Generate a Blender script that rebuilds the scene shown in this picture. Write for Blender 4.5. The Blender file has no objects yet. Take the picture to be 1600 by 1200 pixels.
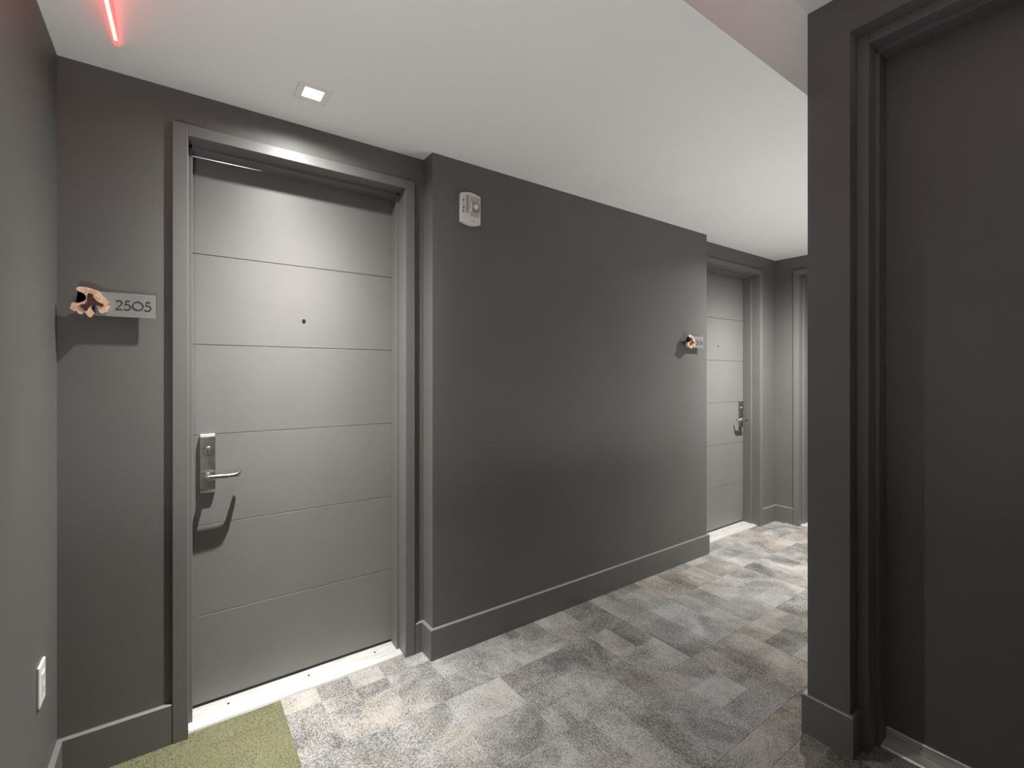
import bpy, bmesh, math, random
from mathutils import Vector, Matrix
random.seed(7)
S = bpy.context.scene
C = S.collection
PI = math.pi

# ------------------------------------------------------------------ camera, world, lights, exposure
cam_d = bpy.data.cameras.new('camera'); cam = bpy.data.objects.new('camera', cam_d); C.objects.link(cam)
cam.location = (0, 0, 1.46)
cam.rotation_euler = (PI/2, 0, math.radians(54.475 - 90))
cam_d.sensor_fit = 'HORIZONTAL'; cam_d.sensor_width = 36.0
cam_d.lens = 735.36 / 1600 * 36
cam_d.shift_y = -15 / 1600
cam_d.clip_start = 0.02
S.camera = cam
S.view_settings.view_transform = 'Standard'; S.view_settings.look = 'None'
S.view_settings.exposure = 0.0; S.view_settings.gamma = 1.0
S.view_settings.use_curve_mapping = False
w = bpy.data.worlds.new('world'); S.world = w; w.use_nodes = True
w.node_tree.nodes['Background'].inputs[0].default_value = (0.5, 0.5, 0.5, 1)
w.node_tree.nodes['Background'].inputs[1].default_value = 0.0

DOWNLIGHTS = [((0.452, 2.022), 310.0, ((1.3, 40), (1.7, 9), (.18, 1.8))), ((4.15, 1.60), 740.0, ((1.0, 4),))]
ADDED_UPLIGHTS = [   # added ceiling fill: x, y, wall normal (into room), watts, height
    (2.78, 0.863, (0, 1), 10.0, .75),
    (3.95, 0.863, (0, 1), 9.0, .75),
    (-0.345, 0.45, (1, 0), 17.5, .75),
    (2.10, -0.72, (-1, 0), 12.0, 2.36),
]
H = 2.598          # corridor ceiling
HU = 2.93          # lobby ceiling

def spot(name, loc, power, size_deg, blend, radius, color=(1, 1, 1), profile=((1, 1),)):
    l = bpy.data.lights.new(name, 'SPOT'); l.energy = power; l.spot_size = math.radians(size_deg)
    l.spot_blend = blend; l.shadow_soft_size = radius; l.color = color
    # photometric profile of a reflector downlight: sum of a * cos^n of the angle from straight down
    l.use_nodes = True; nt = l.node_tree; em = nt.nodes['Emission']
    tc = nt.nodes.new('ShaderNodeTexCoord'); sx = nt.nodes.new('ShaderNodeSeparateXYZ')
    ab = nt.nodes.new('ShaderNodeMath'); ab.operation = 'ABSOLUTE'
    nt.links.new(tc.outputs['Normal'], sx.inputs[0]); nt.links.new(sx.outputs[2], ab.inputs[0])
    prev = None
    for a_, n_ in profile:
        p_ = nt.nodes.new('ShaderNodeMath'); p_.operation = 'POWER'; p_.inputs[1].default_value = n_
        m_ = nt.nodes.new('ShaderNodeMath'); m_.operation = 'MULTIPLY_ADD'; m_.inputs[1].default_value = a_; m_.inputs[2].default_value = 0
        nt.links.new(ab.outputs[0], p_.inputs[0]); nt.links.new(p_.outputs[0], m_.inputs[0])
        if prev: nt.links.new(prev.outputs[0], m_.inputs[2])
        prev = m_
    nt.links.new(prev.outputs[0], em.inputs['Strength'])
    return l, loc

# ------------------------------------------------------------------ materials
def mat(name):
    m = bpy.data.materials.new(name); m.use_nodes = True
    nt = m.node_tree; b = nt.nodes['Principled BSDF']
    return m, nt, b
def N(nt, t, **kw):
    n = nt.nodes.new(t)
    for k, v in kw.items(): setattr(n, k, v)
    return n
def L(nt, a, b): nt.links.new(a, b)

def paint(name, col, rough, bump=0.02, scale=260, var=0.06, spec=0.5):
    m, nt, b = mat(name)
    tc = N(nt, 'ShaderNodeTexCoord')
    n1 = N(nt, 'ShaderNodeTexNoise'); n1.inputs['Scale'].default_value = scale; n1.inputs['Detail'].default_value = 3
    n2 = N(nt, 'ShaderNodeTexNoise'); n2.inputs['Scale'].default_value = 2.3; n2.inputs['Detail'].default_value = 4
    L(nt, tc.outputs['Object'], n1.inputs['Vector']); L(nt, tc.outputs['Object'], n2.inputs['Vector'])
    r = N(nt, 'ShaderNodeMapRange'); r.inputs[1].default_value = .3; r.inputs[2].default_value = .7
    r.inputs[3].default_value = 1 - var; r.inputs[4].default_value = 1 + var
    L(nt, n2.outputs['Fac'], r.inputs[0])
    mx = N(nt, 'ShaderNodeVectorMath', operation='SCALE'); mx.inputs[0].default_value = col
    L(nt, r.outputs[0], mx.inputs['Scale']); L(nt, mx.outputs[0], b.inputs['Base Color'])
    r2 = N(nt, 'ShaderNodeMapRange'); r2.inputs[3].default_value = rough - .05; r2.inputs[4].default_value = rough + .07
    L(nt, n2.outputs['Fac'], r2.inputs[0]); L(nt, r2.outputs[0], b.inputs['Roughness'])
    bp = N(nt, 'ShaderNodeBump'); bp.inputs['Strength'].default_value = bump * 4; bp.inputs['Distance'].default_value = 0.0012
    L(nt, n1.outputs['Fac'], bp.inputs['Height']); L(nt, bp.outputs[0], b.inputs['Normal'])
    b.inputs['Specular IOR Level'].default_value = spec
    return m
def plain(name, col, rough=.5, metal=0, noise=.05, scale=40, spec=.5):
    m, nt, b = mat(name)
    tc = N(nt, 'ShaderNodeTexCoord'); n = N(nt, 'ShaderNodeTexNoise'); n.inputs['Scale'].default_value = scale
    n.inputs['Detail'].default_value = 3
    L(nt, tc.outputs['Object'], n.inputs['Vector'])
    r = N(nt, 'ShaderNodeMapRange'); r.inputs[3].default_value = 1 - noise; r.inputs[4].default_value = 1 + noise
    L(nt, n.outputs['Fac'], r.inputs[0])
    mx = N(nt, 'ShaderNodeVectorMath', operation='SCALE'); mx.inputs[0].default_value = col
    L(nt, r.outputs[0], mx.inputs['Scale']); L(nt, mx.outputs[0], b.inputs['Base Color'])
    b.inputs['Roughness'].default_value = rough; b.inputs['Metallic'].default_value = metal
    b.inputs['Specular IOR Level'].default_value = spec
    return m
def emit(name, col, strength):
    m, nt, b = mat(name)
    b.inputs['Base Color'].default_value = (*col, 1)
    b.inputs['Emission Color'].default_value = (*col, 1); b.inputs['Emission Strength'].default_value = strength
    return m

M = {}
M['wall'] = paint('dark_grey_wall_paint', (.126, .122, .116), .52, bump=.05, scale=330, var=.05)
M['trim'] = paint('dark_grey_satin_trim_paint', (.140, .136, .130), .42, bump=.012, var=.03)
M['frame'] = paint('grey_satin_frame_paint', (.146, .142, .136), .44, bump=.012, var=.03)
M['door'] = paint('grey_door_paint', (.170, .166, .158), .45, bump=.02, scale=420, var=.04)
M['ceil'] = paint('white_ceiling_paint', (.91, .905, .895), .8, bump=.02, var=.01)
M['upper'] = paint('white_upper_ceiling_paint', (.84, .83, .82), .8, bump=.02, var=.01)
M['chrome'] = plain('worn_satin_chrome', (.40, .385, .355), .27, 1, .45, 45)
M['dark'] = plain('black_shadow_gap', (.012, .012, .012), .7)
M['bronze'] = plain('dark_keyway', (.03, .03, .03), .4, .6)
M['white'] = plain('white_plastic', (.78, .77, .74), .4, 0, .03)
M['pinkplastic'] = plain('offwhite_strobe_plastic', (.74, .69, .66), .42, 0, .03)
M['panel'] = plain('pale_taupe_lens_panel', (.50, .455, .43), .35, 0, .1, 120)
M['grille'] = plain('taupe_sounder_grille', (.40, .33, .31), .6, 0, .08, 300)
M['letter'] = plain('dark_letter_print', (.10, .06, .06), .5)
M['plate'] = plain('brushed_sign_plate', (.36, .36, .35), .5, .75, .05, 200)
M['ink'] = plain('black_sign_lettering', (.006, .006, .006), .6, spec=.1)
M['screw'] = plain('dark_screw', (.05, .05, .05), .35, .8)
M['lens'] = emit('downlight_lens_glow', (1, .99, .97), 6.0)
M['lightwhite'] = plain('white_fixture_trim', (.82, .82, .81), .5, 0, .01)

def alu(name):
    m, nt, b = mat(name)
    tc = N(nt, 'ShaderNodeTexCoord'); mp = N(nt, 'ShaderNodeMapping'); mp.inputs['Scale'].default_value = (3, 160, 160)
    n = N(nt, 'ShaderNodeTexNoise'); n.inputs['Scale'].default_value = 2.0; n.inputs['Detail'].default_value = 5
    L(nt, tc.outputs['Object'], mp.inputs[0]); L(nt, mp.outputs[0], n.inputs['Vector'])
    cr = N(nt, 'ShaderNodeValToRGB'); cr.color_ramp.elements[0].position = .28; cr.color_ramp.elements[0].color = (.30, .285, .26, 1)
    cr.color_ramp.elements[1].position = .52; cr.color_ramp.elements[1].color = (.60, .59, .565, 1)
    L(nt, n.outputs['Fac'], cr.inputs[0]); L(nt, cr.outputs[0], b.inputs['Base Color'])
    b.inputs['Metallic'].default_value = .45; b.inputs['Roughness'].default_value = .42
    return m
M['alu'] = alu('brushed_aluminium_threshold')

def wood(name, c0, c1):
    m, nt, b = mat(name)
    tc = N(nt, 'ShaderNodeTexCoord'); n = N(nt, 'ShaderNodeTexNoise'); n.inputs['Scale'].default_value = 55; n.inputs['Detail'].default_value = 5
    n.inputs['Distortion'].default_value = 1.2
    L(nt, tc.outputs['Object'], n.inputs['Vector'])
    cr = N(nt, 'ShaderNodeValToRGB'); cr.color_ramp.elements[0].position = .34; cr.color_ramp.elements[0].color = (*c0, 1)
    cr.color_ramp.elements[1].position = .66; cr.color_ramp.elements[1].color = (*c1, 1)
    L(nt, n.outputs['Fac'], cr.inputs[0]); L(nt, cr.outputs[0], b.inputs['Base Color'])
    b.inputs['Roughness'].default_value = .6
    bp = N(nt, 'ShaderNodeBump'); bp.inputs['Strength'].default_value = .5; bp.inputs['Distance'].default_value = .002
    L(nt, n.outputs['Fac'], bp.inputs['Height']); L(nt, bp.outputs[0], b.inputs['Normal'])
    return m
M['wood'] = wood('pale_tan_burl_wood', (.62, .36, .22), (.90, .66, .48))
M['heart'] = wood('dark_red_heartwood', (.035, .010, .007), (.085, .026, .018))
M['bark'] = wood('dark_bark', (.05, .03, .02), (.20, .11, .07))

def carpet():
    m, nt, b = mat('loop_pile_carpet_tile')
    oi = N(nt, 'ShaderNodeObjectInfo'); tc = N(nt, 'ShaderNodeTexCoord')
    off = N(nt, 'ShaderNodeMath', operation='MULTIPLY'); off.inputs[1].default_value = 37.0
    L(nt, oi.outputs['Random'], off.inputs[0])
    cmb = N(nt, 'ShaderNodeCombineXYZ'); L(nt, off.outputs[0], cmb.inputs[2])
    add = N(nt, 'ShaderNodeVectorMath', operation='ADD'); L(nt, tc.outputs['Object'], add.inputs[0]); L(nt, cmb.outputs[0], add.inputs[1])
    # soft blotches within a tile
    bl = N(nt, 'ShaderNodeTexNoise'); bl.inputs['Scale'].default_value = 4.2; bl.inputs['Detail'].default_value = 5; bl.inputs['Roughness'].default_value = .6
    bl.inputs['Distortion'].default_value = .6
    L(nt, add.outputs[0], bl.inputs['Vector'])
    # blocky printed patches
    snap = N(nt, 'ShaderNodeVectorMath', operation='SNAP'); snap.inputs[1].default_value = (.2225, .1485, 50)
    sh = N(nt, 'ShaderNodeVectorMath', operation='ADD'); sh.inputs[1].default_value = (.2225, .2225, 0)
    L(nt, tc.outputs['Object'], sh.inputs[0]); L(nt, sh.outputs[0], snap.inputs[0])
    add2 = N(nt, 'ShaderNodeVectorMath', operation='ADD'); L(nt, snap.outputs[0], add2.inputs[0]); L(nt, cmb.outputs[0], add2.inputs[1])
    wn = N(nt, 'ShaderNodeTexWhiteNoise'); wn.noise_dimensions = '3D'; L(nt, add2.outputs[0], wn.inputs['Vector'])
    # loop rows, elongated speckle
    mp = N(nt, 'ShaderNodeMapping'); mp.inputs['Scale'].default_value = (135, 290, 135)
    L(nt, add.outputs[0], mp.inputs[0])
    sp = N(nt, 'ShaderNodeTexNoise'); sp.inputs['Scale'].default_value = 1.0; sp.inputs['Detail'].default_value = 2; sp.inputs['Roughness'].default_value = .65
    L(nt, mp.outputs[0], sp.inputs['Vector'])
    # tone = blotch + patch ; speckle contrast grows where the tone is dark
    t1 = N(nt, 'ShaderNodeMapRange'); t1.inputs[1].default_value = .33; t1.inputs[2].default_value = .67; t1.inputs[3].default_value = -.24; t1.inputs[4].default_value = .12
    L(nt, bl.outputs['Fac'], t1.inputs[0])
    t2 = N(nt, 'ShaderNodeMapRange'); t2.inputs[3].default_value = -.15; t2.inputs[4].default_value = .09
    L(nt, wn.outputs['Value'], t2.inputs[0])
    s1 = N(nt, 'ShaderNodeMath', operation='ADD'); L(nt, t1.outputs[0], s1.inputs[0]); L(nt, t2.outputs[0], s1.inputs[1])
    # per tile strength of the pattern sits in the object colour's alpha
    s1m = N(nt, 'ShaderNodeMath', operation='MULTIPLY'); L(nt, s1.outputs[0], s1m.inputs[0]); L(nt, oi.outputs['Alpha'], s1m.inputs[1])
    # pale and dark loops: the blotch decides how many loops are dark
    k1 = N(nt, 'ShaderNodeMath', operation='MULTIPLY_ADD'); k1.inputs[1].default_value = .42; L(nt, s1m.outputs[0], k1.inputs[0]); L(nt, sp.outputs['Fac'], k1.inputs[2])
    k2 = N(nt, 'ShaderNodeMapRange', interpolation_type='SMOOTHSTEP'); k2.inputs[1].default_value = .27; k2.inputs[2].default_value = .60; k2.inputs[3].default_value = .30; k2.inputs[4].default_value = 1.12
    L(nt, k1.outputs[0], k2.inputs[0])
    k3 = N(nt, 'ShaderNodeMath', operation='MULTIPLY_ADD'); k3.inputs[1].default_value = .55; k3.inputs[2].default_value = 1.0; L(nt, s1m.outputs[0], k3.inputs[0])
    mn = N(nt, 'ShaderNodeMath', operation='MULTIPLY'); L(nt, k2.outputs[0], mn.inputs[0]); L(nt, k3.outputs[0], mn.inputs[1])
    # brownish drift in some blotches
    hu = N(nt, 'ShaderNodeTexNoise'); hu.inputs['Scale'].default_value = 4.2
    ad3 = N(nt, 'ShaderNodeVectorMath', operation='ADD'); ad3.inputs[1].default_value = (9, 4, 2); L(nt, add.outputs[0], ad3.inputs[0]); L(nt, ad3.outputs[0], hu.inputs['Vector'])
    hr = N(nt, 'ShaderNodeMapRange'); hr.inputs[1].default_value = .45; hr.inputs[2].default_value = .7
    L(nt, hu.outputs['Fac'], hr.inputs[0])
    tint = N(nt, 'ShaderNodeMix', data_type='RGBA', blend_type='MULTIPLY'); L(nt, hr.outputs[0], tint.inputs['Factor'])
    L(nt, oi.outputs['Color'], tint.inputs['A']); tint.inputs['B'].default_value = (1.0, .955, .90, 1)
    mul = N(nt, 'ShaderNodeVectorMath', operation='SCALE'); L(nt, tint.outputs['Result'], mul.inputs[0]); L(nt, mn.outputs[0], mul.inputs['Scale'])
    L(nt, mul.outputs[0], b.inputs['Base Color'])
    b.inputs['Roughness'].default_value = .95; b.inputs['Specular IOR Level'].default_value = .1
    bp = N(nt, 'ShaderNodeBump'); bp.inputs['Strength'].default_value = .7; bp.inputs['Distance'].default_value = .004
    L(nt, sp.outputs['Fac'], bp.inputs['Height']); L(nt, bp.outputs[0], b.inputs['Normal'])
    return m
M['carpet'] = carpet()

# ------------------------------------------------------------------ mesh helpers
class MB:
    def __init__(s): s.v = []; s.f = []; s.sm = []
    def add(s, vs, fs, smooth=False):
        o = len(s.v); s.v += [tuple(v) for v in vs]; s.f += [tuple(i + o for i in f) for f in fs]; s.sm += [smooth] * len(fs); return s
    def box(s, x0, x1, y0, y1, z0, z1):
        v = [(x, y, z) for z in (z0, z1) for y in (y0, y1) for x in (x0, x1)]
        return s.add(v, [(0, 2, 3, 1), (4, 5, 7, 6), (0, 1, 5, 4), (2, 6, 7, 3), (0, 4, 6, 2), (1, 3, 7, 5)])
    def prism(s, poly, axis, a, b):
        """poly: 2D outline, extruded along axis from a to b. 2D coords are the other two axes in xyz order."""
        n = len(poly)
        def P(p, t):
            if axis == 'x': return (t, p[0], p[1])
            if axis == 'y': return (p[0], t, p[1])
            return (p[0], p[1], t)
        v = [P(p, a) for p in poly] + [P(p, b) for p in poly]
        f = [tuple(range(n))[::-1], tuple(range(n, 2 * n))] + [(i, (i + 1) % n, n + (i + 1) % n, n + i) for i in range(n)]
        return s.add(v, f)
    def cyl(s, c, d, r0, r1, length, n=20, smooth=True):
        c = Vector(c); d = Vector(d).normalized(); a = d.orthogonal().normalized(); b = d.cross(a)
        v = []
        for k, r in ((0, r0), (1, r1)):
            for i in range(n):
                t = 2 * PI * i / n; v.append(c + d * (length * k) + (a * math.cos(t) + b * math.sin(t)) * r)
        o = len(s.v); s.add(v, [(i, (i + 1) % n, n + (i + 1) % n, n + i) for i in range(n)], smooth)
        s.f += [tuple(o + i for i in range(n))[::-1], tuple(o + n + i for i in range(n))]; s.sm += [False, False]
        return s
    def tube(s, pts, hw, hh, up=(0, 0, 1), n=10):
        """superelliptic bar swept along pts; hw/hh may be lists."""
        pts = [Vector(p) for p in pts]; k = len(pts); rings = []
        for i, p in enumerate(pts):
            t = (pts[min(i + 1, k - 1)] - pts[max(i - 1, 0)]).normalized()
            u = Vector(up); side = t.cross(u).normalized(); u = side.cross(t).normalized()
            a = hw[i] if isinstance(hw, list) else hw; b = hh[i] if isinstance(hh, list) else hh
            ring = []
            for j in range(n):
                th = 2 * PI * j / n; cs, sn = math.cos(th), math.sin(th)
                e = .55
                ring.append(p + side * (a * math.copysign(abs(cs) ** e, cs)) + u * (b * math.copysign(abs(sn) ** e, sn)))
            rings.append(ring)
        v = [q for r in rings for q in r]; f = []
        for i in range(k - 1):
            for j in range(n): f.append((i * n + j, i * n + (j + 1) % n, (i + 1) * n + (j + 1) % n, (i + 1) * n + j))
        f += [tuple(range(n))[::-1], tuple((k - 1) * n + j for j in range(n))]
        return s.add(v, f, True)
    def mesh(s, name, m):
        me = bpy.data.meshes.new(name); me.from_pydata(s.v, [], s.f)
        for i, p in enumerate(me.polygons): p.use_smooth = s.sm[i]
        bm = bmesh.new(); bm.from_mesh(me); bmesh.ops.recalc_face_normals(bm, faces=bm.faces); bm.to_mesh(me); bm.free()
        me.materials.append(m); return me
    def build(s, name, m, parent=None, bevel=0, seg=2):
        o = bpy.data.objects.new(name, s.mesh(name, m)); C.objects.link(o)
        if parent: o.parent = parent
        if bevel:
            b = o.modifiers.new('bevel', 'BEVEL'); b.width = bevel; b.segments = seg; b.limit_method = 'ANGLE'; b.angle_limit = math.radians(40)
            b.harden_normals = False
        return o
def empty(name, loc, rz=0):
    o = bpy.data.objects.new(name, None); o.empty_display_size = .05; C.objects.link(o); o.location = loc; o.rotation_euler = (0, 0, rz); return o
def tag(o, label=None, cat=None, group=None, kind=None):
    if label: o['label'] = label
    if cat: o['category'] = cat
    if group: o['group'] = group
    if kind: o['kind'] = kind
    return o
def struct(o, label=None): return tag(o, label, None, None, 'structure')
def copy_tree(o, parent=None):
    c = o.copy(); C.objects.link(c); c.parent = parent
    for ch in list(o.children): copy_tree(ch, c)
    return c

# ------------------------------------------------------------------ the setting
XL, XR, XE = -0.345, 2.10, 4.89          # left wall, right lobby wall, corridor end wall
YW, YP, YS = 2.307, 2.20, 0.863          # door wall, projecting wall, corridor near wall / soffit
YB = -2.4                                # lobby wall behind the camera
T = .16
D1 = (0.040, 0.962)                      # door openings along x
D2 = (3.650, 4.560)
OPT = 2.418                              # opening height
P0, P1 = 1.070, 3.520

# floor slab + carpet tiles
fl = MB().box(XL - .2, XE + .4, YB - .2, YW + .5, -.2, -.006).build('floor', M['dark'])
struct(fl, 'grey patterned carpet tile floor')
TS = .4455
def tone(ix, iy, cx, cy):
    if cx < .38 and cy > 1.0: return (.120, .119, .068, .25)
    r = random.random()
    if r < .15: c = (.238, .228, .214)
    elif r < .34: c = (.245, .229, .207)
    elif r < .46: c = (.258, .252, .246)
    else: c = (.268, .261, .249)
    return (*c, .9 + .3 * random.random())
TONES = {}
def tile_mesh(x0, x1, y0, y1):
    """bevelled low pad in local coordinates around tile centre"""
    g, t = .0002, .0008
    a = [(x0 + g, y0 + g, -.006), (x1 - g, y0 + g, -.006), (x1 - g, y1 - g, -.006), (x0 + g, y1 - g, -.006)]
    b_ = [(p[0], p[1], -.0010) for p in a]
    c = [(x0 + t, y0 + t, 0), (x1 - t, y0 + t, 0), (x1 - t, y1 - t, 0), (x0 + t, y1 - t, 0)]
    mb = MB(); fs = []
    for k in range(2):
        for i in range(4): fs.append((k * 4 + i, k * 4 + (i + 1) % 4, k * 4 + 4 + (i + 1) % 4, k * 4 + 4 + i))
    fs += [(8, 9, 10, 11), (3, 2, 1, 0)]
    return mb.add(a + b_ + c, fs).mesh('carpet_tile', M['carpet'])
REG = [(XL, XR, YB, YS), (XR, XR + .215, -.255, .715), (XL, XE, YS, YP), (XL, P0, YP, YW + .04), (P1, XE, YP, YW + .04)]
full = tile_mesh(-TS / 2, TS / 2, -TS / 2, TS / 2)
done = {}
for (rx0, rx1, ry0, ry1) in REG:
    ix0 = math.floor((rx0 - .38) / TS + 1e-6); iy0 = math.floor((ry0 - 1.44) / TS + 1e-6)
    ix = ix0
    while .38 + ix * TS < rx1 - 1e-4:
        iy = iy0
        while 1.44 + iy * TS < ry1 - 1e-4:
            cx, cy = .38 + (ix + .5) * TS, 1.44 + (iy + .5) * TS
            x0, x1 = max(rx0, cx - TS / 2), min(rx1, cx + TS / 2); y0, y1 = max(ry0, cy - TS / 2), min(ry1, cy + TS / 2)
            key = (ix, iy); rot = (ix + iy) % 2
            if x1 - x0 > .008 and y1 - y0 > .004:
                if x1 - x0 > TS - 1e-4 and y1 - y0 > TS - 1e-4: me = full; rz = rot * PI / 2
                else:
                    lx0, lx1, ly0, ly1 = x0 - cx, x1 - cx, y0 - cy, y1 - cy
                    if rot: me = tile_mesh(ly0, ly1, -lx1, -lx0); rz = PI / 2
                    else: me = tile_mesh(lx0, lx1, ly0, ly1); rz = 0
                o = bpy.data.objects.new('carpet_tile', me); C.objects.link(o); o.parent = fl
                o.location = (cx, cy, 0); o.rotation_euler = (0, 0, rz)
                if key not in TONES: TONES[key] = tone(ix, iy, cx, cy)
                o.color = TONES[key]
            iy += 1
        ix += 1

# ceilings
struct(MB().box(XL, XE + T, YS, YW + .3, H, H + .36).build('ceiling', M['ceil']), 'white lower ceiling over the corridor')
struct(MB().box(XL, XR + .5, YB - T, YS, HU, HU + .05).build('ceiling_lobby', M['upper']), 'white higher ceiling above the lobby')

# walls
struct(MB().box(XL - T, XL, YB - T, YW + .3, -.006, HU + .05).build('wall_left', M['wall']), 'dark grey painted wall at the left')
wb = MB()
wb.box(XL, D1[0] - .03, YW, YW + .3, -.006, H)
wb.box(D1[1] + .03, P0, YW, YW + .3, -.006, H)
wb.box(D1[0] - .03, D1[1] + .03, YW, YW + .3, OPT + .025, H)
wb.box(P0, P1, YP, YW + .3, -.006, H)
wb.box(P1, D2[0] - .03, YW, YW + .3, -.006, H)
wb.box(D2[1] + .03, XE + T, YW, YW + .3, -.006, H)
wb.box(D2[0] - .03, D2[1] + .03, YW, YW + .3, OPT + .025, H)
struct(wb.build('wall_back', M['wall']), 'dark grey wall with two unit doors and a projecting bay')
D3 = (1.16, 2.08)                        # end wall door, along y
we = MB().box(XE, XE + T, D3[1] + .03, YW, -.006, H).box(XE, XE + T, YS, D3[0] - .03, -.006, H).box(XE, XE + T, D3[0] - .03, D3[1] + .03, OPT + .025, H)
struct(we.build('wall_end', M['wall']), 'dark grey wall closing the far end of the corridor')
RY0, RY1, RZ = -.255, .715, 2.772        # recess of the near right door
RX = 2.165                               # frame face inside that recess
wr = MB()
wr.box(XR, RX + T, RY1, YS, -.006, HU)
wr.box(XR, RX + T, YB - T, RY0, -.006, HU)
wr.box(XR, RX + T, RY0, RY1, RZ, HU)
wr.box(XR + T, XE + T, YS - T, YS, -.006, H)
struct(wr.build('wall_right', M['wall']), 'dark grey wall with the recessed door at the right')
struct(MB().box(XL - T, XR, YB - T, YB, -.006, HU).build('wall_front', M['wall']))

# baseboards
BH, BT = .158, .016
def baseboard(name, segs, label):
    """segs: (p, q, normal) 2D wall-line segments; profile with a small eased top. one mesh per run."""
    mb = MB()
    for (p, q, n, e0, e1) in segs:
        p = Vector(p); q = Vector(q); n = Vector(n); t = (q - p).normalized()
        prof = [(0, .0), (BT, .0), (BT, BH - .004), (BT - .004, BH), (0, BH)]
        vs = []
        for (b_, e) in ((p, -e0), (q, e1)):
            for (d, z) in prof:
                w2 = b_ + n * d + t * (e * d); vs.append((w2.x, w2.y, z))
        k = len(prof)
        mb.add(vs, [tuple(range(k))[::-1], tuple(range(k, 2 * k))] + [(i, (i + 1) % k, k + (i + 1) % k, k + i) for i in range(k)])
    o = mb.build(name, M['trim']); struct(o, label); return o
F1o = (D1[0] - .052, D1[1] + .052); F2o = (D2[0] - .052, D2[1] + .052)
baseboard('baseboard_left', [((XL, YB), (XL, YW), (1, 0), 0, -1)], 'dark grey baseboard along the left wall')
baseboard('baseboard_back', [((XL, YW), (F1o[0] - .002, YW), (0, -1), -1, 0),
    ((F1o[1] + .002, YW), (P0, YW), (0, -1), 0, -1), ((P0, YW), (P0, YP), (-1, 0), -1, 1), ((P0, YP), (P1, YP), (0, -1), 1, 1),
    ((P1, YP), (P1, YW), (1, 0), 1, -1), ((P1, YW), (F2o[0] - .002, YW), (0, -1), -1, 0),
    ((F2o[1] + .002, YW), (XE, YW), (0, -1), 0, -1)], 'dark grey baseboard along the door wall')
baseboard('baseboard_end', [((XE, YW), (XE, D3[1] + .054), (-1, 0), -1, 0), ((XE, D3[0] - .054), (XE, YS), (-1, 0), 0, -1)], 'dark grey baseboard on the end wall')
baseboard('baseboard_right', [((XE, YS), (XR, YS), (0, 1), -1, 1), ((XR, YS), (XR, RY1), (-1, 0), 1, 1), ((XR, RY1), (RX - .002, RY1), (0, -1), 1, 0),
    ((RX - .002, RY0), (XR, RY0), (0, 1), 0, 1), ((XR, RY0), (XR, YB), (-1, 0), 1, -1)], 'dark grey baseboard around the right pier')
baseboard('baseboard_front', [((XR, YB), (XL, YB), (0, 1), -1, -1)], None)

# ------------------------------------------------------------------ doors
def polyline_strip(mb, pts, wd, y0, y1, closed=False):
    """flat ribbon lettering stroke in the xz plane, thickness y0..y1"""
    P = [Vector((p[0], p[1])) for p in pts]; n = len(P); lft = []; rgt = []
    for i in range(n):
        a = P[(i - 1) % n] if (closed or i > 0) else P[i]; c = P[(i + 1) % n] if (closed or i < n - 1) else P[i]
        d1 = (P[i] - a); d2 = (c - P[i])
        d1 = d1.normalized() if d1.length > 1e-9 else d2.normalized(); d2 = d2.normalized() if d2.length > 1e-9 else d1
        t = (d1 + d2).normalized(); nn = Vector((-t.y, t.x)); k = 1 / max(.5, nn.dot(Vector((-d1.y, d1.x))))
        lft.append(P[i] + nn * wd / 2 * k); rgt.append(P[i] - nn * wd / 2 * k)
    vs = []
    for i in range(n):
        for q, y in ((lft[i], y0), (rgt[i], y0), (rgt[i], y1), (lft[i], y1)): vs.append((q.x, y, q.y))
    fs = []; rng = n if closed else n - 1
    for i in range(rng):
        j = (i + 1) % n
        for k in range(4): fs.append((i * 4 + k, i * 4 + (k + 1) % 4, j * 4 + (k + 1) % 4, j * 4 + k))
    if not closed: fs += [(0, 1, 2, 3), ((n - 1) * 4 + 3, (n - 1) * 4 + 2, (n - 1) * 4 + 1, (n - 1) * 4)]
    mb.add(vs, fs)

def arc(cx, cz, r, a0, a1, n=14):
    return [(cx + r * math.cos(math.radians(a0 + (a1 - a0) * i / n)), cz + r * math.sin(math.radians(a0 + (a1 - a0) * i / n))) for i in range(n + 1)]
GROOVES = [.41, .803, 1.197, 1.590, 1.983]

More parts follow.
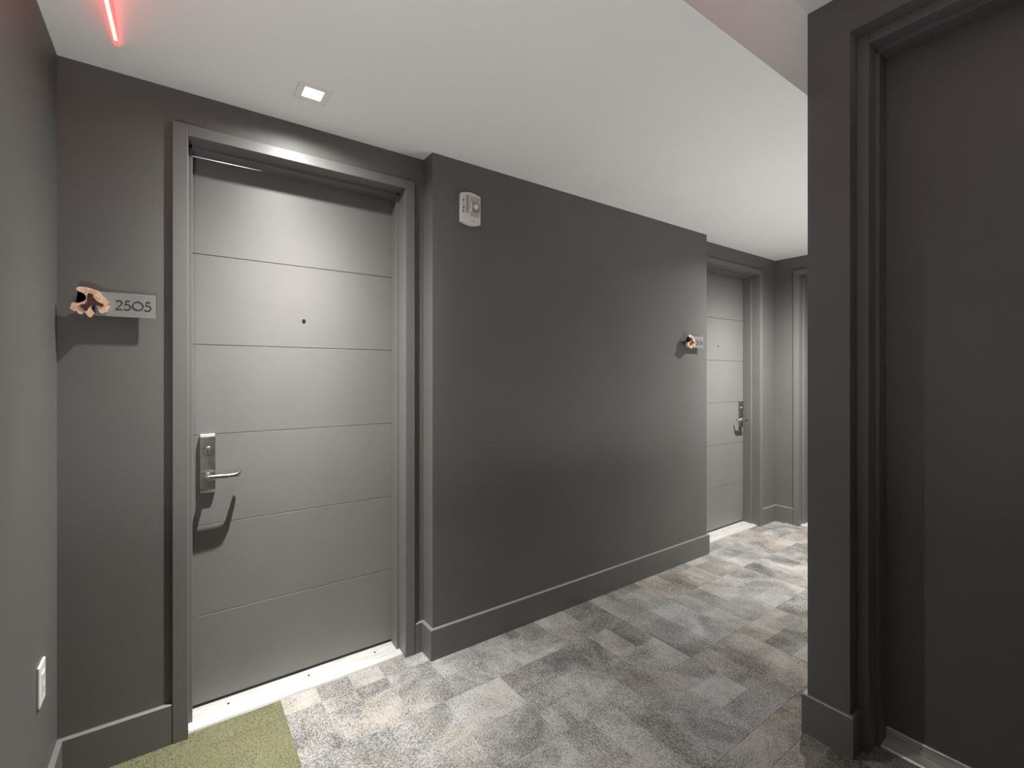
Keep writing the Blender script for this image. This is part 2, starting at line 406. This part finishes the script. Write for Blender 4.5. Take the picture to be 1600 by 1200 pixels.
def lockset(root, x, s, yf):
    """escutcheon centred at x; s=+1 lever points to +x. yf = door face (front is -y)"""
    pl = MB()
    z0, z1, hw = .945, 1.200, .0285
    pl.prism([(yf, z0), (yf - .013, z0), (yf - .018, z0 + .010), (yf - .018, z1 - .012), (yf - .012, z1), (yf, z1)], 'x', x - hw, x + hw)
    p = pl.build('lock_plate', M['chrome'], root, .002); p['label'] = 'worn satin chrome lock plate'
    r = MB(); r.box(x - .026, x + .026, yf - .020, yf - .017, .952, .956); r.box(x - .026, x + .026, yf - .020, yf - .017, 1.036, 1.040)
    r.build('plate_ridge', M['chrome'], p, .001)
    c = MB().cyl((x, yf - .016, 1.128), (0, -1, 0), .0205, .0175, .008, 28).build('cylinder_collar', M['chrome'], p, .001)
    c2 = MB().cyl((x, yf - .024, 1.128), (0, -1, 0), .0125, .012, .003, 24).build('lock_cylinder', M['chrome'], p)
    MB().box(x - .0016, x + .0016, yf - .0278, yf - .0268, 1.120, 1.134).build('keyway', M['bronze'], p)
    MB().cyl((x, yf - .017, 1.018), (0, -1, 0), .019, .017, .010, 28).build('lever_collar', M['chrome'], p, .001)
    lv = MB()
    lv.cyl((x, yf - .025, 1.018), (0, -1, 0), .0105, .0105, .045, 18)
    yy = yf - .066
    pts = [(x - s * .012, yy, 1.018), (x, yy, 1.0185), (x + s * .03, yy, 1.0185), (x + s * .075, yy + .001, 1.0165), (x + s * .098, yy + .003, 1.017), (x + s * .108, yy + .010, 1.020), (x + s * .116, yy + .026, 1.026), (x + s * .119, yy + .036, 1.028)]
    lv.tube(pts, [.0085, .0095, .0095, .009, .009, .009, .008, .006], [.0085, .0105, .0105, .0098, .0098, .0095, .0085, .006])
    lv.build('lever_handle', M['chrome'], p)

def unit_door(name, origin, rz, W, handle, label, tilt=0.0, ph=True):
    """local x along the opening 0..W, local y into the wall (0 = wall face)"""
    root = empty(name, origin, rz)
    F = -.017; ST = .143
    fw = .052; th = OPT; fh = .046
    fr = MB()
    # hollow metal frame: two jambs and a head, each with a rebate and a stop
    jl = [(-fw, F), (0, F), (0, .064), (.016, .064), (.016, ST), (0, ST), (0, .24), (-.03, .24), (-.03, .004), (-fw, .004)]
    jr = [(W - a, b) for a, b in jl][::-1]
    fr.prism(jl, 'z', 0, th + fh); fr.prism(jr, 'z', 0, th + fh)
    hd = [(F, th), (.064, th), (.064, th - .016), (ST, th - .016), (ST, th), (.24, th), (.24, th + .024), (.004, th + .024), (.004, th + fh), (F, th + fh)]
    fr.prism(hd, 'x', 0, W)
    fo = fr.build('door_frame', M['frame'], root, .0022); fo['label'] = 'grey painted metal door frame'
    # leaf with six flush panels and narrow grooves
    zt, zb = th - .0165, .030
    lf = MB(); lf.box(.003, W - .003, ST + .0045, ST + .047, zb, zt - .03)
    leaf = lf.build('door_leaf', M['door'], root)
    leaf['label'] = 'grey painted door leaf'
    edges = [zb] + GROOVES + [None]
    for k in range(6):
        z0 = edges[k]; e = .0014
        if k < 5: zz = (z0 + (e if k else 0), z0 + (e if k else 0), GROOVES[k] - e, GROOVES[k] - e)
        else: zz = (z0 + e, z0 + e, zt + (.002 if not tilt or handle > 0 else 0), zt + (0 if tilt and handle < 0 else 0))
        zl0, zr0, zr1, zl1 = zz[0], zz[1], zz[2], zz[3]
        if k == 5 and tilt: zr1 = th - .004; zl1 = th - .016 - tilt
        if k == 5 and not tilt: zr1 = zl1 = th - .012
        pm = MB()
        v = []
        for y, q in ((ST + .046, 0), (ST + .0016, 0), (ST + .0008, .0005)):
            v += [(.002 + q * .4, y, zl0 + q), (W - .002 - q * .4, y, zr0 + q), (W - .002 - q * .4, y, zr1 - q), (.002 + q * .4, y, zl1 - q)]
        fs = [(3, 2, 1, 0), (8, 9, 10, 11)]
        for b_ in (0, 4):
            for i in range(4): fs.append((b_ + i, b_ + (i + 1) % 4, b_ + 4 + (i + 1) % 4, b_ + 4 + i))
        pm.add(v, fs).build('door_panel', M['door'], leaf)
    if ph:
        pb = MB().cyl((W * .505, ST + .001, 1.721), (0, -1, 0), .0085, .0075, .004, 20).build('peephole', M['chrome'], root)
        MB().cyl((W * .505, ST - .0031, 1.721), (0, -1, 0), .0055, .0055, .0006, 16).build('peephole_lens', M['bronze'], pb)
    if handle: lockset(root, .072 if handle > 0 else W - .072, handle, ST + .001)
    # threshold with stepped ridges
    prof = [(.012, 0), (.016, .007), (.036, .0095), (.038, .0085), (.060, .0115), (.062, .0105), (.084, .0125), (.086, .0115), (.118, .0145), (.150, .016), (.24, .016), (.24, 0)]
    tb = MB().prism(prof, 'x', .001, W - .001).build('threshold', M['alu'], root); tb['label'] = 'bright scuffed aluminium threshold'
    for fx in (.16, .52, .87):
        MB().cyl((W * fx, .102, .0126), (0, 0, 1), .0055, .0045, .0022, 12).build('screw', M['screw'], tb)
    MB().box(.002, W - .002, ST + .004, ST + .05, .016, zb).build('door_seal', M['dark'], root)
    tag(root, label, None, None, 'structure')
    return root
unit_door('door_1', (D1[0], YW, 0), 0, D1[1] - D1[0], 1, 'grey grooved door marked 2505, large in the foreground', tilt=.0034)
unit_door('door_2', (D2[0], YW, 0), 0, D2[1] - D2[0], -1, 'grey grooved door marked 2506 at the far end of the corridor')
unit_door('door_3', (XE, D3[1], 0), -PI / 2, D3[1] - D3[0], 0, 'door in the end wall, only a sliver of its frame visible', ph=False)

# near right door: tall flush door inside a recess
def side_door():
    root = empty('door_4', (RX, RY1, 0), -PI / 2)
    W = RY1 - RY0; th = RZ
    fr = MB()
    jl = [(0, 0), (.040, 0), (.040, .072), (.052, .072), (.052, .150), (.040, .150), (.040, .19), (0, .19)]
    jr = [(W - a, b) for a, b in jl][::-1]
    fr.prism(jl, 'z', 0, th); fr.prism(jr, 'z', 0, th)
    a = .040; hd = [(0, th), (0, th - a), (.072, th - a), (.072, th - a - .012), (.150, th - a - .012), (.150, th - a), (.19, th - a), (.19, th)]
    fr.prism(hd, 'x', .040, W - .040)
    fr.build('door_frame', M['frame'], root, .002)
    lf = MB().box(.042, W - .042, .151, .19, .012, th - a - .003).build('door_leaf', M['wall'], root, .001)
    sw = MB().prism([(.151, .010), (.143, .010), (.143, .050), (.146, .054), (.151, .054)], 'x', .053, W - .053).build('door_sweep', M['alu'], lf)
    for x in (.16, .45, .75): MB().cyl((x, .143, .034), (0, -1, 0), .004, .0035, .0015, 10).build('screw', M['chrome'], sw)
    prof = [(.085, 0), (.092, .006), (.110, .008), (.112, .007), (.140, .009), (.19, .009), (.19, 0)]
    MB().prism(prof, 'x', .0525, W - .0525).build('threshold', M['alu'], root)
    tag(root, 'tall dark flush door recessed in the wall at the right edge', None, None, 'structure')
side_door()

# ------------------------------------------------------------------ room signs
def digit(ch, h):
    if ch == '2': st = [(arc(.27, .73, .25, 160, -28, 16) + [(.02, .02), (.54, .02)], False)]; w_ = .56
    elif ch == '5': st = [([(.50, .98), (.17, .98), (.10, .56)] + arc(.24, .32, .30, 118, -145, 20), False)]; w_ = .58
    elif ch == '0': st = [(arc(.45, .5, .45, 0, 360, 40)[:-1], True)]; w_ = .90
    elif ch == '6': st = [(arc(.33, .31, .295, 0, 360, 30)[:-1], True), ([(.47, .99), (.085, .47)], False)]; w_ = .66
    return [([(x * h, z * h) for x, z in pts], c) for pts, c in st], w_ * h
OUT = [(190,220),(228,192),(285,182),(340,186),(405,200),(470,216),(520,235),(548,252),(572,292),(592,322),(625,352),(655,378),(685,412),(672,455),(683,500),(668,540),(650,590),(615,612),(580,628),(545,612),(530,585),(512,545),(498,500),(470,482),(430,488),(432,530),(428,568),(470,630),(440,655),(418,698),(390,706),(352,668),(330,635),(305,622),(292,650),(262,662),(225,650),(205,608),(160,612),(135,598),(98,562),(122,520),(118,488),(140,460),(190,472),(240,466),(300,440),(338,395),(340,350),(318,308),(270,280),(215,258)]
CORE = [(368,285),(440,298),(452,352),(492,402),(545,440),(612,470),(592,514),(545,500),(500,484),(484,496),(470,520),(440,500),(412,498),(380,535),(362,585),(340,606),(305,572),(268,545),(252,498),(330,478),(356,440),(376,400),(366,340)]
def room_sign(text, x0, ywall, z0, label):
    """x0,z0: lower left of the plate incl. wood; front faces -y"""
    root = empty('room_sign', (x0, ywall, z0))
    pw, phh = .176, .088; px = .078
    pl = MB().box(px, px + pw, -.030, -.026, 0, phh).build('sign_plate', M['plate'], root, .0008)
    pl['label'] = 'brushed grey number plate'
    for dx in (.03, pw - .03): MB().cyl((px + dx, 0, phh / 2), (0, -1, 0), .006, .006, .0262, 12).build('standoff', M['chrome'], root)
    h = .0345; x = px + .058
    for ch in text:
        st, w_ = digit(ch, h); mb = MB()
        for pts, c in st: polyline_strip(mb, [(x + a, .026 + b) for a, b in pts], .0031, -.0308, -.0299, c)
        mb.build('digit', M['ink'], pl); x += w_ + .0048
    sc = .000188
    def cv(pts, g=1.0): return [((a - 390) * sc * .96 * g + .065, (440 - b) * sc * 1.1 * g + .045) for a, b in pts]
    ol = cv(OUT); n = len(ol)
    # burl slice: bark edge ring, bevelled front rim, pale front face
    def fill(poly, y, m, name, parent):
        bm = bmesh.new(); vs = [bm.verts.new((p[0], y, p[1])) for p in poly]; f = bm.faces.new(vs)
        bmesh.ops.triangulate(bm, faces=[f]); me = bpy.data.meshes.new(name)
        ext = bmesh.ops.extrude_face_region(bm, geom=bm.faces[:])
        bmesh.ops.translate(bm, vec=(0, fill.d, 0), verts=[e for e in ext['geom'] if isinstance(e, bmesh.types.BMVert)])
        bmesh.ops.recalc_face_normals(bm, faces=bm.faces); bm.to_mesh(me); bm.free(); me.materials.append(m)
        o = bpy.data.objects.new(name, me); C.objects.link(o); o.parent = parent
        b = o.modifiers.new('bevel', 'BEVEL'); b.width = .0022; b.segments = 2; b.limit_method = 'ANGLE'; b.angle_limit = math.radians(55)
        return o
    fill.d = .019
    s = fill(ol, -.050, M['wood'], 'wood_slice', root); s['label'] = 'pale tan slice of burl wood'
    fill.d = .004
    k = fill(cv(CORE), -.0525, M['heart'], 'heartwood', s); k['label'] = 'dark red brown star shaped heart of the wood'
    MB().cyl((.07, 0, .048), (0, -1, 0), .014, .014, .032, 14).build('mounting_post', M['bark'], root)
    tag(root, label, 'sign', 'room number signs')
    return root
room_sign('2505', -.318, YW, 1.675, 'grey sign reading 2505 with burl wood slice, left of the near door')
room_sign('2506', 3.170, YP, 1.668, 'small sign reading 2506 with burl wood slice near the far door')

# ------------------------------------------------------------------ fire alarm strobe
def strobe():
    root = empty('fire_alarm_strobe', (1.225, YP, 2.27))
    W, Hh, d = .122, .152, .022
    def bow(y):
        top = [(W * i / 10, Hh + .013 * math.sin(PI * i / 10)) for i in range(11)]
        bot = [(W * (10 - i) / 10, -.013 * math.sin(PI * i / 10)) for i in range(11)]
        return [(a, b) for a, b in top] + [(a, b) for a, b in bot]
    MB().prism(bow(0), 'y', 0, -d).build('housing', M['pinkplastic'], root, .004, 3)['label'] = 'off white plastic alarm housing'
    gp = MB()
    for k in range(9): gp.box(.031, .045, -d - .0008, -d + .001, .052 + k * .0105, .0595 + k * .0105)
    gp.box(.0305, .0455, -d - .0004, -d + .001, .050, .146)
    gp.build('sounder_grille', M['grille'], root)
    lp = MB().box(.056, .112, -d - .003, -d + .002, .036, .142).build('lens_panel', M['panel'], root, .002)
    MB().cyl((.084, -d - .002, .088), (0, -1, 0), .0285, .0255, .007, 8, False).build('reflector', M['chrome'], lp, .001)
    MB().cyl((.084, -d - .009, .088), (0, -1, 0), .021, .017, .004, 8, False).build('reflector_ring', M['grille'], lp, .001)
    MB().cyl((.084, -d - .013, .088), (0, -1, 0), .0135, .009, .011, 8, False).build('flash_tube', M['white'], lp, .001)
    for gx in (.0575, .1085): MB().box(gx, gx + .002, -d - .012, -d, .06, .116).build('lens_guard', M['pinkplastic'], lp)
    LT = {'F': [[(0, 0), (0, 1)], [(0, 1), (.6, 1)], [(0, .52), (.48, .52)]], 'I': [[(.3, 0), (.3, 1)]],
          'R': [[(0, 0), (0, 1), (.42, 1), (.58, .88), (.58, .64), (.42, .5), (0, .5)], [(.3, .5), (.6, 0)]],
          'E': [[(.6, 0), (0, 0), (0, 1), (.6, 1)], [(0, .52), (.5, .52)]]}
    for k, ch in enumerate('FIRE'):
        q = MB()
        for st in LT[ch]: polyline_strip(q, [(.0115 + a * .0135, .106 - k * .0185 + b * .0125) for a, b in st], .0030, -d - .0008, -d + .0004)
        q.build('letter', M['letter'], root)
    MB().cyl((.076, -d + .0005, .014), (0, -1, 0), .0032, .0032, .0012, 10).build('screw', M['screw'], root)
    tag(root, 'white wall-mounted fire alarm strobe lettered FIRE, high on the dark wall', 'fire alarm')
strobe()

# ------------------------------------------------------------------ wall outlet on the left wall
def outlet():
    root = empty('wall_outlet', (XL, 2.045, .500), -PI / 2)      # local x -> -y, local -y -> ... rotated below
    root.rotation_euler = (0, 0, PI / 2)                          # local x along +y, local -y along +x (into room)
    MB().prism([(-.040, -.0635), (.040, -.0635), (.040, .0635), (-.040, .0635)], 'y', 0, -.007).build('cover_plate', M['white'], root, .003)
    MB().box(-.0175, .0175, -.0095, -.006, -.034, .034).build('socket_insert', M['white'], root, .0015)
    for dz in (.018, -.018):
        q = MB(); q.box(-.0075, -.0055, -.0099, -.0093, dz - .004, dz + .004); q.box(.0055, .0075, -.0099, -.0093, dz - .004, dz + .004)
        q.cyl((0, -.0092, dz - .0095), (0, -1, 0), .0024, .0024, .0007, 10); q.build('socket_slots', M['dark'], root)
    tag(root, 'white electrical outlet low on the left wall', 'outlet')
outlet()

# ------------------------------------------------------------------ downlights
for i, ((x, y), pw, on) in enumerate(DOWNLIGHTS):
    root = empty('recessed_downlight', (x, y, H))
    a, b_, t = .062, .036, .005
    tr = MB()
    # square trim sloping in to the lens
    vs = []
    for s_, z in ((a, 0), (a, -t), (a - .004, -t - .0008), (b_, -.0018), (b_, 0)):
        vs += [(-s_, -s_, z), (s_, -s_, z), (s_, s_, z), (-s_, s_, z)]
    fs = []
    for k in range(4):
        for j in range(4): fs.append((k * 4 + j, k * 4 + (j + 1) % 4, k * 4 + 4 + (j + 1) % 4, k * 4 + 4 + j))
    tr.add(vs, fs).build('trim_ring', M['lightwhite'], root)
    MB().box(-b_, b_, -b_, b_, -.0016, -.0002).build('light_lens', M['lens'], root)['label'] = 'glowing white lens'
    l, _ = spot('downlight_beam', None, pw, 168, .2, .014, (1, .985, .955), on)
    lo = bpy.data.objects.new('downlight_beam', l); C.objects.link(lo); lo.parent = root; lo.location = (0, 0, -.012)
    tag(root, ['square white recessed downlight glowing above the near door', 'square recessed downlight over the far end of the corridor'][i], 'light', 'recessed downlights')

# ------------------------------------------------------------------ red linear ceiling lamps
M['redcore'] = emit('pale_red_led_core', (1.0, .72, .52), 1.5)
M['redside'] = emit('red_led_diffuser_side', (1.0, .10, .09), 1.9)
def linear_lamp(p, q, wd, dp0, dp1, label, zc=None):
    """bar from far end p to near end q on the ceiling; depth grows from dp0 to dp1"""
    p = Vector(p); q = Vector(q); t = (q - p); ln = t.length; rz = math.atan2(t.y, t.x)
    root = empty('linear_led_lamp', (p.x, p.y, H if zc is None else zc), rz)
    MB().add([(0, -wd, 0), (ln, -wd, 0), (ln, wd, 0), (0, wd, 0), (0, -wd, -dp0), (ln, -wd, -dp1), (ln, wd, -dp1), (0, wd, -dp0)],
             [(0, 1, 2, 3), (0, 4, 5, 1), (3, 2, 6, 7), (0, 3, 7, 4), (1, 5, 6, 2), (4, 7, 6, 5)]).build('diffuser', M['redside'], root, .0015)
    MB().add([(.003, -wd * .8, -dp0 - .0004), (ln, -wd * .8, -dp1 - .0004), (ln, wd * .8, -dp1 - .0004), (.003, wd * .8, -dp0 - .0004),
              (.003, -wd * .8, -dp0 + .002), (ln, -wd * .8, -dp1 + .002), (ln, wd * .8, -dp1 + .002), (.003, wd * .8, -dp0 + .002)],
             [(0, 1, 2, 3), (7, 6, 5, 4), (0, 4, 5, 1), (1, 5, 6, 2), (2, 6, 7, 3), (3, 7, 4, 0)]).build('led_strip', M['redcore'], root)['label'] = 'pale glowing strip'
    tag(root, label, 'light', 'red linear ceiling lamps')
linear_lamp((-.165, 2.112), (-.165, 1.45), .0065, .006, .100, 'thin glowing red linear lamp on the white ceiling at the left')
linear_lamp((.05, 1.655), (.05, .95), .0065, .006, .100, 'second red linear lamp on the corridor ceiling, nearer the camera')
linear_lamp((.15, .48), (1.75, .48), .012, .03, .03, 'red linear lamp on the higher lobby ceiling above the soffit', HU)
# light inside the unit behind the near door, seen only as a thread above the leaf
il = bpy.data.lights.new('unit_room_light', 'AREA'); il.size = .3; il.energy = 12
io = bpy.data.objects.new('unit_room_light', il); C.objects.link(io); io.location = (.35, 2.95, 2.2); io.rotation_euler = (-PI / 2 - .25, 0, 0)

# ------------------------------------------------------------------ unseen uplights added to brighten the ceiling (off to the sides of the view)
for i, (x, y, n, pw, sz) in enumerate(ADDED_UPLIGHTS):
    root = empty('added_uplight', (x, y, sz), math.atan2(n[0], -n[1]))   # local -y points into the room
    MB().box(-.05, .05, -.008, 0, -.10, .04).build('back_plate', M['chrome'], root, .002)
    sh = MB(); o_, z0, z1 = .0, -.09, 0.0
    for (x0, x1, y0, y1) in ((-.20, .20, -.100, -.096), (-.20, -.196, -.096, -.008), (.196, .20, -.096, -.008)): sh.box(x0, x1, y0, y1, z0, z1)
    sh.box(-.20, .20, -.100, -.008, z0 - .004, z0); sh.build('shade', M['white'], root)
    l = bpy.data.lights.new('uplight_fill', 'AREA'); l.shape = 'RECTANGLE'; l.size = .38; l.size_y = .08; l.energy = pw; l.color = (1, .985, .96)
    lo = bpy.data.objects.new('uplight_fill', l); C.objects.link(lo); lo.parent = root; lo.location = (0, -.052, -.004); lo.rotation_euler = (PI, 0, 0)
    tag(root, ['added white box uplight, ceiling fill just past the right pier', 'added white box uplight, ceiling fill opposite the far door', 'added white box uplight, ceiling fill on the left wall nearer the corridor', 'added white box uplight, lobby ceiling fill beside the recessed right door'][i], 'sconce', 'added fill uplights')
